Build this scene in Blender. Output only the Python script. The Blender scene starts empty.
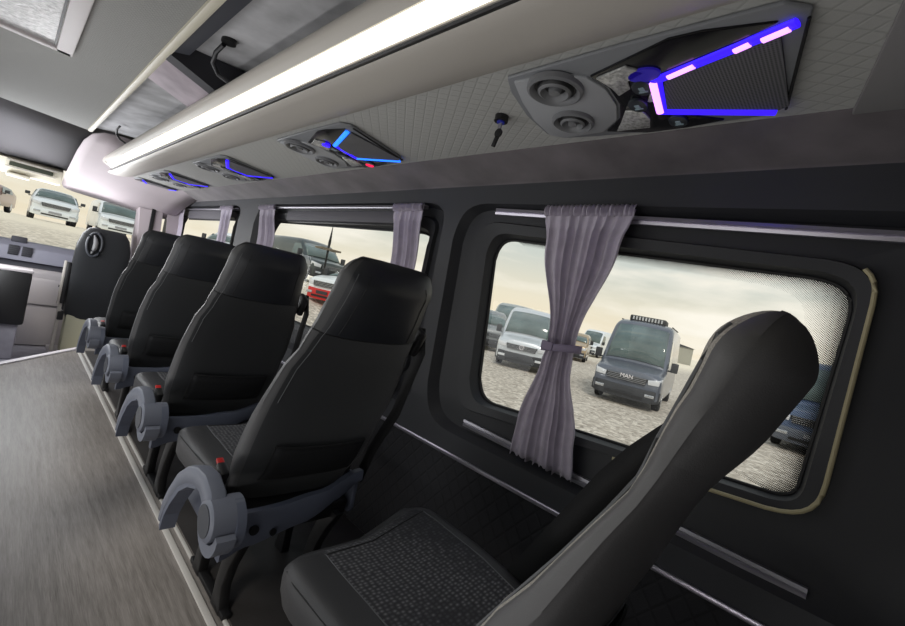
import bpy, bmesh, math, random
from math import sin, cos, pi, radians as R
from mathutils import Vector as V, Matrix
random.seed(4)
COL = bpy.context.scene.collection
FL = -1.17          # floor height (origin of the scene is eye level)
GR = -1.85          # gravel outside

# ------------------------------------------------------------------ materials
def lin(c):
    return tuple(((x/255)/12.92 if x/255 <= .04045 else ((x/255+.055)/1.055)**2.4) for x in c)
class NT:
    def __init__(s, name):
        s.m = bpy.data.materials.new(name); s.m.use_nodes = True
        s.t = s.m.node_tree; s.n = s.t.nodes; s.l = s.t.links
        s.b = s.n['Principled BSDF']; s.out = s.n['Material Output']
        s.tc = s.n.new('ShaderNodeTexCoord')
    def coord(s, scale=(1,1,1), kind='Object'):
        mp = s.n.new('ShaderNodeMapping'); mp.inputs['Scale'].default_value = scale
        s.l.new(s.tc.outputs[kind], mp.inputs[0]); return mp.outputs[0]
    def noise(s, scale, det=3, sc=(1,1,1), rough=.5):
        n = s.n.new('ShaderNodeTexNoise'); n.inputs['Scale'].default_value = scale
        n.inputs['Detail'].default_value = det; n.inputs['Roughness'].default_value = rough
        s.l.new(s.coord(sc), n.inputs['Vector']); return n.outputs[0]
    def math(s, op, a, b=None, c=None):
        n = s.n.new('ShaderNodeMath'); n.operation = op
        for i, v in enumerate((a, b, c)):
            if v is None: continue
            if isinstance(v, (int, float)): n.inputs[i].default_value = v
            else: s.l.new(v, n.inputs[i])
        return n.outputs[0]
    def ramp(s, f, stops):
        n = s.n.new('ShaderNodeValToRGB'); e = n.color_ramp.elements
        while len(e) < len(stops): e.new(.5)
        for q, (p, c) in zip(e, stops):
            q.position = p; q.color = (*c, 1) if len(c) == 3 else c
        s.l.new(f, n.inputs[0]); return n.outputs[0]
    def bump(s, h, st=.3, d=.01):
        n = s.n.new('ShaderNodeBump'); n.inputs['Strength'].default_value = st; n.inputs['Distance'].default_value = d
        s.l.new(h, n.inputs['Height']); s.l.new(n.outputs[0], s.b.inputs['Normal'])
    def sep(s, kind='Object'):
        n = s.n.new('ShaderNodeSeparateXYZ'); s.l.new(s.tc.outputs[kind], n.inputs[0]); return n.outputs
def plain(name, c, rough=.6, metal=0, vary=.0, vs=6, bump=0, bs=200, spec=.5, sheen=0, coat=0):
    k = NT(name); L = lin(c); b = k.b
    b.inputs['Base Color'].default_value = (*L, 1); b.inputs['Roughness'].default_value = rough
    b.inputs['Metallic'].default_value = metal; b.inputs['Specular IOR Level'].default_value = spec
    b.inputs['Sheen Weight'].default_value = sheen; b.inputs['Coat Weight'].default_value = coat
    if vary:
        f = k.noise(vs, 4)
        k.l.new(k.ramp(f, [(.3, tuple(x*(1-vary) for x in L)), (.7, tuple(min(1, x*(1+vary)) for x in L))]), b.inputs['Base Color'])
    if bump: k.bump(k.noise(bs, 2), bump, .002)
    return k.m
def quilt(name, c, size, depth, dark=.75, rough=.75, ax=(0, 1), grain=250, vary=.12):
    k = NT(name); L = lin(c); o = k.sep()
    a = k.math('ADD', k.math('MULTIPLY', o[ax[0]], 1.25), o[ax[1]]); b_ = k.math('SUBTRACT', k.math('MULTIPLY', o[ax[0]], 1.25), o[ax[1]])
    def ln(x):
        p = k.math('PINGPONG', x, size/2); return k.math('SMOOTH_MIN', k.math('DIVIDE', p, size*.12), 1.0, .3)
    g = k.math('MINIMUM', ln(a), ln(b_))
    f = k.math('ADD', k.math('MULTIPLY', k.noise(3, 4), 2*vary), 1-vary)
    mix = k.n.new('ShaderNodeMix'); mix.data_type = 'RGBA'; mix.inputs['A'].default_value = (*[x*dark for x in L], 1); mix.inputs['B'].default_value = (*L, 1)
    k.l.new(k.math('MULTIPLY', g, f), mix.inputs['Factor']); k.l.new(mix.outputs['Result'], k.b.inputs['Base Color'])
    k.b.inputs['Roughness'].default_value = rough
    k.bump(k.math('ADD', g, k.math('MULTIPLY', k.noise(grain, 2), .5)), .5, depth)
    return k.m
def emis(name, c, st):
    k = NT(name); k.b.inputs['Base Color'].default_value = (*lin(c), 1)
    k.b.inputs['Emission Color'].default_value = (*lin(c), 1); k.b.inputs['Emission Strength'].default_value = st
    return k.m
def glassm(name, tint=(1, 1, 1), gl=.06):
    k = NT(name); k.n.remove(k.b)
    t = k.n.new('ShaderNodeBsdfTransparent'); t.inputs[0].default_value = (*tint, 1)
    g = k.n.new('ShaderNodeBsdfGlossy'); g.inputs['Roughness'].default_value = .03
    m = k.n.new('ShaderNodeMixShader'); m.inputs[0].default_value = gl
    k.l.new(t.outputs[0], m.inputs[1]); k.l.new(g.outputs[0], m.inputs[2]); k.l.new(m.outputs[0], k.out.inputs[0])
    return k.m

M = {}
M['leather'] = plain('black leatherette', (34, 36, 41), .42, bump=.25, bs=420, spec=.45)
M['leather_side'] = plain('charcoal leatherette', (60, 60, 62), .5, bump=.25, bs=420, spec=.45)
M['back_fabric'] = plain('black seat fabric', (15, 18, 23), .8, vary=.15, vs=300, bump=.3, bs=500, sheen=.25)
M['front_fabric'] = plain('grey front fabric', (165, 160, 152), .85, vary=.3, vs=260, bump=.5, bs=400)
M['pocket'] = plain('black net', (17, 18, 21), .85, vary=.4, vs=120, bump=.5, bs=300)
M['leather_near'] = plain('smooth charcoal leatherette', (90, 89, 90), .5, bump=.2, bs=420)
M['stitch'] = plain('grey stitching', (92, 93, 96), .6)
M['stitch_dark'] = plain('dark seam piping', (16, 17, 19), .6)
M['arm'] = plain('grey blue plastic', (104, 108, 120), .5, bump=.12, bs=500)
M['arm_dark'] = plain('dark slate plastic', (90, 95, 110), .5, bump=.12, bs=500)
M['hub_cap'] = plain('dark hub cap', (60, 63, 70), .45)
M['blk_plastic'] = plain('black plastic', (20, 20, 22), .45)
M['belt'] = plain('black webbing', (15, 15, 17), .8, bump=.3, bs=300)
M['red'] = plain('red plastic', (190, 30, 28), .4)
M['chrome'] = plain('brushed aluminium', (196, 192, 204), .3, .85)
M['alu_dim'] = plain('satin aluminium', (160, 158, 165), .4, .7)
M['wall'] = plain('dark grey wall trim', (54, 55, 59), .6, vary=.1, vs=3, bump=.2, bs=500)
M['wall_low'] = quilt('quilted dark wall fabric', (34, 34, 38), .085, .004, .7, ax=(1, 2))
M['bezel'] = plain('dark window bezel', (36, 37, 41), .55, bump=.15, bs=500)
M['seal'] = plain('cream rubber window edging', (178, 168, 132), .5)
M['rubber'] = plain('black rubber', (18, 18, 19), .6)
M['suede'] = plain('grey suede', (104, 98, 101), .85, vary=.35, vs=5, bump=.2, bs=300, sheen=.3)
M['rackfab'] = quilt('quilted grey leatherette', (178, 178, 175), .05, .0012, .88)
M['rackin'] = plain('grey suede lining', (190, 190, 193), .85, vary=.28, vs=6, bump=.2, bs=300)
M['ceil'] = quilt('diamond weave headliner', (150, 150, 148), .02, .003, .86, grain=300, vary=.06)
M['beige'] = plain('warm grey moulding', (188, 183, 176), .45)
M['cream'] = plain('cream edge moulding', (214, 208, 190), .4)
M['pink_trim'] = plain('pale lilac grey trim', (182, 172, 176), .75, vary=.07, vs=2)
M['rib'] = plain('lilac grey suede', (170, 160, 168), .8, vary=.2, vs=9)
M['headliner'] = plain('dark grey headliner', (92, 90, 94), .9, bump=.2, bs=200)
M['curtain'] = plain('mauve grey curtain', (182, 174, 188), .85, vary=.1, vs=25, bump=.2, bs=500, sheen=.3)
M['tie'] = plain('mauve curtain tie', (140, 130, 152), .85, bump=.2, bs=400)
M['blind'] = plain('grey roller blind', (92, 90, 96), .7)
M['console'] = plain('dark grey console plastic', (128, 130, 134), .5)
M['console_blk'] = plain('glossy black panel', (14, 14, 18), .18)
M['console_lt'] = plain('light grey vent plate', (168, 170, 174), .42)
M['vent'] = plain('vent grey', (118, 119, 122), .4)
M['vent_dark'] = plain('vent dark', (26, 26, 29), .5)
M['lens'] = plain('clear lamp lens', (190, 190, 188), .15, .3, vary=.4, vs=120, bump=.8, bs=90)
M['button'] = plain('dark button', (44, 50, 56), .3)
M['icon'] = plain('pale icon', (150, 170, 180), .4)
M['led'] = emis('blue led', (46, 20, 240), 1.6)
M['led_hot'] = emis('pale violet led', (225, 150, 255), 2.0)
M['led_cy'] = emis('bright blue led', (30, 110, 255), 2.2)
M['red_led'] = emis('red led', (220, 20, 70), 1.5)
M['strip'] = emis('warm white lamp tube', (255, 252, 236), 1.5)
M['glass'] = glassm('clear window glass', gl=.02)
M['glass_ws'] = glassm('windscreen glass', (1, 1, 1), .05)
M['dash'] = plain('lilac grey dashboard', (142, 142, 156), .6, bump=.1, bs=300)
M['dash_lt'] = plain('pale grey dashboard', (172, 167, 170), .6)
M['dash_dk'] = plain('dark dashboard', (58, 58, 66), .6)
M['cab_floor'] = plain('grey rubber mat', (158, 156, 166), .7, vary=.15, vs=8)
M['seat_base'] = plain('beige seat base', (170, 168, 146), .7)
M['white_pl'] = plain('white plastic', (226, 222, 226), .4)
M['ceil_lens'] = plain('prismatic ceiling lens', (160, 158, 158), .3, 0, vary=.35, vs=60, bump=1, bs=60)

def floor_mat():
    k = NT('grey wood grain vinyl'); b = k.b
    f = k.noise(7, 6, (9, .55, 1), .65); g = k.noise(60, 3, (5, .25, 1), .6); h = k.noise(1.4, 3)
    x = k.math('ADD', k.math('MULTIPLY', f, .5), k.math('ADD', k.math('MULTIPLY', g, .3), k.math('MULTIPLY', h, .35)))
    c = k.ramp(x, [(.38, lin((92, 88, 84))), (.72, lin((150, 145, 142)))])
    k.l.new(c, b.inputs['Base Color']); b.inputs['Roughness'].default_value = .42
    k.bump(g, .25, .002); return k.m
M['floor'] = floor_mat()
def cushion_mat():
    k = NT('patterned grey seat fabric'); b = k.b
    br = k.n.new('ShaderNodeTexVoronoi'); br.inputs['Scale'].default_value = 85; br.inputs['Randomness'].default_value = .35
    k.l.new(k.coord((.8, 1.15, .3)), br.inputs['Vector'])
    c = k.ramp(br.outputs['Distance'], [(.12, lin((112, 112, 114))), (.34, lin((72, 72, 75))), (.6, lin((50, 50, 54)))])
    k.l.new(c, b.inputs['Base Color']); b.inputs['Roughness'].default_value = .85
    k.bump(br.outputs['Distance'], .5, .003); return k.m
M['cushion'] = cushion_mat()
def gravel_mat():
    k = NT('pale gravel'); b = k.b
    v = k.n.new('ShaderNodeTexVoronoi'); v.inputs['Scale'].default_value = 11
    k.l.new(k.coord(), v.inputs['Vector'])
    n = k.noise(9, 8, (1, 1, 1), .75)
    x = k.math('ADD', k.math('MULTIPLY', v.outputs['Color'], .45), k.math('MULTIPLY', n, .6))
    c = k.ramp(x, [(.2, lin((120, 112, 102))), (.5, lin((186, 177, 164))), (.8, lin((235, 228, 216)))])
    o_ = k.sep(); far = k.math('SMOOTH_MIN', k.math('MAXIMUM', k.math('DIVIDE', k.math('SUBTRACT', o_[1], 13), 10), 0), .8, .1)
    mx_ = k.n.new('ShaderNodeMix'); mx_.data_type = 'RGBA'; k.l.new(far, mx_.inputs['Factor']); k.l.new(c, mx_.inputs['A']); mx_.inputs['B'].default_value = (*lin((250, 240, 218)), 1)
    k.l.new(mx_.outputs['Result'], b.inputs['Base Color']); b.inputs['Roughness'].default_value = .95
    k.bump(x, .7, .05); return k.m
M['gravel'] = gravel_mat()
def frit_mat():
    # black dots printed on the glass, growing towards the outer edge (uv.y: 0 inside, 1 edge)
    k = NT('black dot frit'); k.n.remove(k.b)
    s = k.n.new('ShaderNodeSeparateXYZ'); k.l.new(k.tc.outputs['UV'], s.inputs[0])
    o = k.sep(); P = .0052
    def cell(x, off=0): return k.math('SUBTRACT', k.math('FRACT', k.math('ADD', k.math('DIVIDE', x, P), off)), .5)
    a = k.math('ADD', o[1], o[2]); b_ = k.math('SUBTRACT', o[1], o[2])
    ca, cb = cell(a), cell(b_)
    d = k.math('SQRT', k.math('ADD', k.math('MULTIPLY', ca, ca), k.math('MULTIPLY', cb, cb)))
    r = k.math('ADD', k.math('MULTIPLY', s.outputs[1], .42), .16)
    f = k.math('LESS_THAN', d, r)
    t = k.n.new('ShaderNodeBsdfTransparent'); g = k.n.new('ShaderNodeBsdfDiffuse'); g.inputs[0].default_value = (.012, .012, .012, 1)
    m = k.n.new('ShaderNodeMixShader'); k.l.new(f, m.inputs[0]); k.l.new(t.outputs[0], m.inputs[1]); k.l.new(g.outputs[0], m.inputs[2])
    k.l.new(m.outputs[0], k.out.inputs[0]); return k.m
M['frit'] = frit_mat()
def speaker_mat():
    k = NT('perforated speaker mesh'); b = k.b; o = k.sep(); P = .0065
    def cell(x): return k.math('SUBTRACT', k.math('FRACT', k.math('DIVIDE', x, P)), .5)
    ca, cb = cell(o[0]), cell(o[1])
    d = k.math('SQRT', k.math('ADD', k.math('MULTIPLY', ca, ca), k.math('MULTIPLY', cb, cb)))
    k.l.new(k.ramp(d, [(.2, lin((22, 22, 28))), (.42, lin((104, 104, 108)))]), b.inputs['Base Color']); b.inputs['Roughness'].default_value = .5
    return k.m
M['speaker'] = speaker_mat()

# ------------------------------------------------------------------ helpers
def tag(o, label=None, cat=None, group=None, kind=None):
    if label: o['label'] = label
    if cat: o['category'] = cat
    if group: o['group'] = group
    if kind: o['kind'] = kind
    return o
def thing(name, label, cat, loc=(0, 0, 0), rz=0, group=None):
    o = bpy.data.objects.new(name, None); COL.objects.link(o); o.empty_display_size = .1
    o.location = loc; o.rotation_euler = (0, 0, rz); return tag(o, label, cat, group)
def copy_tree(o, parent=None):
    c = o.copy(); COL.objects.link(c)
    if parent: c.parent = parent
    for ch in list(o.children): copy_tree(ch, c)
    return c
class MB:
    def __init__(s): s.v = []; s.f = []; s.mi = []; s.sm = []; s.uv = {}
    def add(s, vs, fs, mi=0, smooth=False):
        n = len(s.v); s.v += [tuple(v) for v in vs]
        for i, f in enumerate(fs):
            s.f.append(tuple(n+j for j in f)); s.mi.append(mi[i] if isinstance(mi, list) else mi); s.sm.append(smooth)
        return s
    def loft(s, rings, closed=True, cap=(True, True), mi=0, smooth=True):
        n = len(rings[0]); vs = [p for r in rings for p in r]; fs = []; ms = []
        for i in range(len(rings)-1):
            for j in range(n if closed else n-1):
                fs.append((i*n+j, i*n+(j+1) % n, (i+1)*n+(j+1) % n, (i+1)*n+j)); ms.append(mi(i, j) if callable(mi) else mi)
        m0 = mi(0, 0) if callable(mi) else mi
        if closed and cap[0]: fs.append(tuple(range(n-1, -1, -1))); ms.append(m0)
        if closed and cap[1]: k = (len(rings)-1)*n; fs.append(tuple(range(k, k+n))); ms.append(m0)
        return s.add(vs, fs, ms, smooth)
    def tube(s, pts, r, n=8, mi=0, closed=False, flat=None):
        pts = [V(p) for p in pts]; rings = []; N = len(pts); up0 = V((0, 0, 1))
        for i, p in enumerate(pts):
            a = pts[i-1] if (i or closed) else p; b = pts[(i+1) % N] if (i < N-1 or closed) else p
            d = (b-a).normalized(); up = up0 if abs(d.z) < .95 else V((1, 0, 0))
            x = d.cross(up).normalized(); y = x.cross(d).normalized(); rr = r[i] if isinstance(r, (list, tuple)) else r
            rx, ry = (rr, rr) if flat is None else (rr*flat[0], rr*flat[1])
            rings.append([p+x*rx*cos(2*pi*k/n)+y*ry*sin(2*pi*k/n) for k in range(n)])
        if closed: rings.append(rings[0])
        return s.loft(rings, True, (not closed, not closed), mi)
    def box(s, c, d, mi=0, rot=None):
        c = V(c); x, y, z = d[0]/2, d[1]/2, d[2]/2
        vs = [V((a*x, b*y, e*z)) for e in (-1, 1) for b in (-1, 1) for a in (-1, 1)]
        if rot is not None: vs = [rot @ v for v in vs]
        return s.add([c+v for v in vs], [(0, 2, 3, 1), (4, 5, 7, 6), (0, 1, 5, 4), (1, 3, 7, 5), (3, 2, 6, 7), (2, 0, 4, 6)], mi)
    def prism(s, poly, ext, mi=0, smooth=False):   # poly: 3-D points, ext: vector
        e = V(ext); a = [V(p) for p in poly]; n = len(a)
        fs = [tuple(range(n)), tuple(range(2*n-1, n-1, -1))] + [(i, (i+1) % n, n+(i+1) % n, n+i) for i in range(n)]
        return s.add(a+[p+e for p in a], fs, mi, smooth)
    def cyl(s, a, b, r, n=24, mi=0, r2=None, smooth=True):
        return s.tube([a, b], [r, r if r2 is None else r2], n, mi)
    def build(s, name, mats, parent=None, bevel=0, seg=2, loc=None, sharp=True, sub=0, solid=0):
        me = bpy.data.meshes.new(name); bm = bmesh.new(); vs = [bm.verts.new(v) for v in s.v]; bm.verts.ensure_lookup_table()
        for f, mi, sm in zip(s.f, s.mi, s.sm):
            try: q = bm.faces.new([vs[i] for i in f])
            except ValueError: continue
            q.material_index = mi; q.smooth = sm
        bmesh.ops.remove_doubles(bm, verts=bm.verts, dist=1e-6)
        bmesh.ops.recalc_face_normals(bm, faces=bm.faces)
        if bevel:
            es = [e for e in bm.edges if len(e.link_faces) == 2 and e.calc_face_angle(0) > .5]
            bmesh.ops.bevel(bm, geom=es, offset=bevel, segments=seg, affect='EDGES', profile=.5)
            for q in bm.faces: q.smooth = True
        bm.to_mesh(me); bm.free()
        for m in (mats if isinstance(mats, (list, tuple)) else [mats]): me.materials.append(m)
        o = bpy.data.objects.new(name, me); COL.objects.link(o)
        if parent: o.parent = parent
        if loc: o.location = loc
        if sub: md = o.modifiers.new('s', 'SUBSURF'); md.levels = md.render_levels = sub
        if solid: md = o.modifiers.new('t', 'SOLIDIFY'); md.thickness = solid; md.offset = 0
        if bevel or any(s.sm):
            try: me.set_sharp_from_angle(angle=R(42))
            except Exception: pass
        return o
def lerp(a, b, t): return a+(b-a)*t
def interp(x, tab):
    if x <= tab[0][0]: return tab[0][1]
    for (a, u), (b, v) in zip(tab, tab[1:]):
        if x <= b:
            t = (x-a)/(b-a); t = t*t*(3-2*t); return lerp(u, v, t)
    return tab[-1][1]
def rquad(cs, r, n=7):
    """rounded quadrilateral through 4 corners (list of 2-tuples), constant vertex count"""
    out = []
    for i in range(4):
        p = V(cs[i]); a = (V(cs[i-1])-p); b = (V(cs[(i+1) % 4])-p); a.normalize(); b.normalize()
        rr = r[i] if isinstance(r, (list, tuple)) else r
        p0, p1 = p+a*rr, p+b*rr
        for k in range(n+1):
            t = k/n; q = p0*(1-t)**2+p*2*t*(1-t)*.98+p1*t*t
            # slightly fuller than a quadratic
            q = q+(p-q)*.12*4*t*(1-t); out.append((q.x, q.y))
    return out
def sname(o): o['kind'] = 'structure'; return o

# ------------------------------------------------------------------ camera
cam = bpy.data.cameras.new('camera'); co = bpy.data.objects.new('camera', cam); COL.objects.link(co)
cam.sensor_width = 36; cam.lens = 430/905*36; cam.clip_start = .02; cam.clip_end = 3000
y_, p_, r_ = R(46.5), R(-.8), R(12.1)
f = V((sin(y_)*cos(p_), cos(y_)*cos(p_), sin(p_))); r0 = V((cos(y_), -sin(y_), 0)); u0 = r0.cross(f)
rt = r0*cos(r_)+u0*sin(r_); up = -r0*sin(r_)+u0*cos(r_)
co.matrix_world = Matrix((rt, up, -f)).transposed().to_4x4()
bpy.context.scene.camera = co

# ------------------------------------------------------------------ walls with windows
XW = 1.38
def wall_mesh(x, outline, holes, name, mats, zsplit=None):
    """flat panel in the plane x, triangulated around the holes"""
    bm = bmesh.new(); es = []
    for lp in [outline]+holes:
        vs = [bm.verts.new((x, a, b)) for a, b in lp]
        es += [bm.edges.new((vs[i], vs[(i+1) % len(vs)])) for i in range(len(vs))]
    bmesh.ops.triangle_fill(bm, use_beauty=True, use_dissolve=False, edges=es)
    me = bpy.data.meshes.new(name); bm.to_mesh(me); bm.free()
    for m in mats: me.materials.append(m)
    o = bpy.data.objects.new(name, me); COL.objects.link(o)
    md = o.modifiers.new('t', 'SOLIDIFY'); md.thickness = .008; md.offset = 0
    return sname(o)
CH = -.605
# window definitions: outer recess, bezel, glass corner lists (y,z) order TL,TR,BR,BL seen from inside
WIN = [
 dict(rec=[(1.41, .47), (-.34, .42), (-.34, -.52), (1.36, -.52)], bez=[(1.29, .405), (-.002, .312), (.012, -.325), (1.22, -.42)], gl=[(1.205, .335), (.03, .27), (.06, -.30), (1.13, -.362)], r=(.17, .1, [.1, .1, .055, .1])),
 dict(rec=[(3.75, .49), (1.49, .475), (1.46, -.50), (3.75, -.50)], bez=[(3.60, .44), (1.56, .42), (1.56, -.38), (3.6, -.38)], gl=[(3.50, .37), (1.62, .34), (1.62, -.33), (3.50, -.33)], r=(.15, .11, .09)),
 dict(rec=[(6.48, .50), (4.12, .49), (4.12, -.50), (6.48, -.50)], bez=[(6.3, .46), (4.24, .44), (4.24, -.38), (6.3, -.38)], gl=[(6.1, .39), (4.33, .37), (4.33, -.33), (6.1, -.33)], r=(.14, .1, .08)),
]
holes = [rquad(w['rec'], w['r'][0]) for w in WIN]
o = wall_mesh(XW, [(-1.2, CH), (-1.2, .56), (6.75, .56), (6.75, CH)], holes, 'wall_right', [M['wall']])
b = MB(); b.box((XW+.002, 2.8, (CH+FL-.02)/2), (.012, 7.9, CH-FL+.02)); b.build('wall_panel', M['wall_low'], o)
for i, w in enumerate(WIN):
    L0 = [(XW-.004, a, c) for a, c in holes[i]]
    L1 = [(XW+.035, a, c) for a, c in rquad([(lerp(q[0], s[0], .25), lerp(q[1], s[1], .25)) for q, s in zip(w['rec'], w['bez'])], w['r'][0]-.01)]
    B0 = rquad(w['bez'], w['r'][1]); G0 = rquad(w['gl'], w['r'][2] if i else [.1, .1, .05, .1])
    L2 = [(XW+.04, a, c) for a, c in B0]; L3 = [(XW+.022, lerp(a, e, .12), lerp(c, g, .12)) for (a, c), (e, g) in zip(B0, G0)]
    L4 = [(XW+.03, lerp(a, e, .75), lerp(c, g, .75)) for (a, c), (e, g) in zip(B0, G0)]; L5 = [(XW+.08, a, c) for a, c in G0]
    wn = MB().loft([L0, L1, L2, L3, L4, L5], True, (False, False)).build('window_%d' % (i+1), M['bezel']); sname(wn)
    MB().tube([(XW+.072, a, c) for a, c in G0], .006, 8, closed=True).build('rubber_seal', M['rubber'], wn)
    g = MB(); n = len(G0); g.add([(XW+.078, a, c) for a, c in G0], [tuple(range(n))]); g.build('pane', M['glass'], wn)
    if i == 0:
        # cream edging along the rear and lower edge of the bezel
        pts = [(XW+.018, a, c) for a, c in B0]; n = 8
        seq = pts[8+3:8*3]
        seq = seq+[(XW+.018, lerp(seq[-1][1], 1.1, t), lerp(seq[-1][2], -.413, t)) for t in (.2, .4)]
        MB().tube(seq, .0055, 8).build('cream_edging', M['seal'], wn)
        # printed dots, wide at the rear edge and along the top
        off = lambda p, d: p
        cx, cz = .6, 0
        inn = rquad([(1.16, .315), (.115, .235), (.13, -.275), (1.13, -.345)], (.1, .12, .08, .05))
        bm = bmesh.new(); uvl = bm.loops.layers.uv.new('uv')
        vo = [bm.verts.new((XW+.074, a, c)) for a, c in G0]; vi = [bm.verts.new((XW+.074, a, c)) for a, c in inn]
        for j in range(len(G0)):
            k2 = (j+1) % len(G0)
            if j < 7 or j >= 23: continue
            fc = bm.faces.new((vo[j], vo[k2], vi[k2], vi[j]))
            for lpp, uv in zip(fc.loops, ((0, 1), (1, 1), (1, 0), (0, 0))): lpp[uvl].uv = uv
        me = bpy.data.meshes.new('dotted_border'); bm.to_mesh(me); bm.free(); me.materials.append(M['frit'])
        q = bpy.data.objects.new('dotted_border', me); COL.objects.link(q); q.parent = wn

# suede band and ledge above the windows
b = MB(); prof = [(1.20, .600), (1.36, .553), (1.375, .548), (1.385, .52), (1.40, .56), (1.40, .62), (1.21, .64)]
b.loft([[(x, y, z) for x, z in prof] for y in (-1.2, 6.6)], True, (True, True), smooth=False)
sname(b.build('trim_1', M['suede'], bevel=.006))
# aluminium strips on the wall
def rail(y0, z0, y1, z1, h, name, label, mat, groove=True, x=XW-.012):
    b = MB(); b.loft([[(x+.008, y, z-h/2), (x-.006, y, z-h/2), (x-.008, y, z-h*.15), (x-.003, y, z), (x-.008, y, z+h*.15), (x-.006, y, z+h/2), (x+.008, y, z+h/2)] for y, z in ((y0, z0), (y1, z1))], True, smooth=False)
    return tag(b.build(name, mat), label, 'rail')
t = MB(); t.box((XW-.008, 2.7, CH), (.01, 7.7, .017)); sname(t.build('trim_2', M['chrome'], bevel=.003))
rail(1.20, .437, -.5, .352, .026, 'curtain_rail', 'long aluminium curtain rail above the large rear window', M['chrome'], x=1.40)
rail(3.62, .466, 1.62, .452, .016, 'curtain_rail', 'aluminium curtain rail above the middle window with the grey roller blind', M['alu_dim'], x=1.375)
rail(6.28, .468, 4.22, .462, .02, 'curtain_rail', 'short aluminium curtain rail above the farthest side window', M['alu_dim'], x=1.40)
rail(1.13, -.462, .0, -.492, .028, 'curtain_rail', 'lower aluminium curtain track under the large rear window', M['alu_dim'], x=1.40)

# roller blinds
for y0, y1, z0, z1, txt in ((3.20, 1.86, .44, .372, 'grey roller blind cassette across the top of the middle window'), (5.78, 4.55, .45, .36, 'small grey roller blind cassette across the farthest side window')):
    r = thing('roller_blind', txt, 'blind', (XW+.03, (y0+y1)/2, z1))
    b = MB(); b.box((0, 0, (z0-z1)/2), (.035, y0-y1, z0-z1)); b.build('cassette', M['blind'], r, bevel=.008)
    b = MB(); b.box((0, 0, -.006), (.012, (y0-y1)*.98, .012)); b.build('pull_bar', M['blk_plastic'], r, bevel=.002)

# curtains -----------------------------------------------------------
def curtain(x, rows, folds, label, tie=None, amp=.016):
    """rows: (z, y_left, y_right)"""
    rows = sorted(rows, key=lambda q: -q[0]); y_mid = (rows[0][1]+rows[0][2])/2
    root = thing('window_curtain', label, 'curtain', (x, y_mid, rows[-1][0]))
    N = folds*10; rings = []; z = rows[0][0]; zs = []
    K = 44
    for k in range(K+1):
        zz = lerp(rows[0][0], rows[-1][0], k/K)
        tl = [(-q[0], q[1]) for q in rows]; tr = [(-q[0], q[2]) for q in rows]
        yl, yr = interp(-zz, tl), interp(-zz, tr); wd = abs(yl-yr); w0 = abs(rows[0][1]-rows[0][2])
        ring = []
        for j in range(N+1):
            u = j/N; ph = u*folds*2*pi+.9*sin(u*9+1.3)+.35*sin(zz*9+u*5)
            a = amp*(.65+.35*sin(u*17+2)) * (.75 if wd < w0*.6 else 1)
            hem = .0
            if k < 4: a *= .5; hem = .004*sin(ph*2.1+k*1.7)
            if k == K: hem = .006*sin(ph*1.3)
            ring.append((a*sin(ph)-.004, lerp(yl, yr, u)-y_mid+.25*a*cos(ph*1.0), zz-rows[-1][0]+hem))
        rings.append(ring)
    b = MB(); b.loft(rings, False); c = b.build('cloth', M['curtain'], root, solid=.0015)
    # gathered header tape
    b = MB(); hr = []
    for k, dz in enumerate((.012, .0, -.013, -.026)):
        hr.append([(.010*sin(j/N*folds*2.3*2*pi)+(-.014 if k in (1, 2) else -.006), lerp(rows[0][1], rows[0][2], j/N)-y_mid, rows[0][0]-rows[-1][0]+dz) for j in range(N+1)])
    b.loft(hr, False); b.build('header_tape', M['curtain'], root, solid=.002)
    if tie:
        z, yl, yr = tie; b = MB(); rings = []
        for k in range(25):
            a = 2*pi*k/24; e = .5+.5*cos(a); cy = (yl+yr)/2-y_mid; ry = abs(yl-yr)/2+.008; rx = .034
            rings.append([(rx*sin(a)*1.02+dx, cy+ry*cos(a), z-rows[-1][0]+dz-.010*cos(a)) for dx, dz in ((0, .013), (.0, -.013))])
        b.loft(rings, False); b.build('tie_back', M['tie'], root, solid=.004)
        b = MB(); b.box((-.036, yl-y_mid-.03, z-rows[-1][0]), (.008, .045, .032)); b.build('tie_button', M['tie'], root, bevel=.006)
    return root
curtain(1.36, [(.432, .925, .585), (.30, .90, .61), (-.02, .805, .69), (-.062, .80, .69), (-.12, .81, .685), (-.35, .86, .62), (-.475, .865, .60)], 9,
        'mauve grey curtain gathered by a tie in front of the large rear window', (-.062, .81, .68))
curtain(1.36, [(.452, 1.86, 1.62), (.15, 1.80, 1.585), (-.05, 1.79, 1.62), (-.46, 1.84, 1.60)], 6, 'mauve grey curtain at the rear end of the middle window', (-.05, 1.79, 1.62))
curtain(1.36, [(.466, 3.63, 3.33), (.18, 3.56, 3.22), (-.05, 3.5, 3.28), (-.46, 3.6, 3.25)], 6, 'mauve grey curtain at the front end of the middle window', (-.05, 3.5, 3.28))
curtain(1.36, [(.468, 4.56, 4.24), (.15, 4.52, 4.24), (-.05, 4.5, 4.26), (-.46, 4.56, 4.2)], 5, 'narrow curtain at the rear end of the farthest side window', (-.05, 4.5, 4.26))
curtain(1.36, [(.47, 6.2, 5.80), (.18, 6.15, 5.72), (-.05, 6.1, 5.8), (-.46, 6.15, 5.75)], 5, 'narrow curtain at the front end of the farthest side window', (-.05, 6.1, 5.8))

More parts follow.
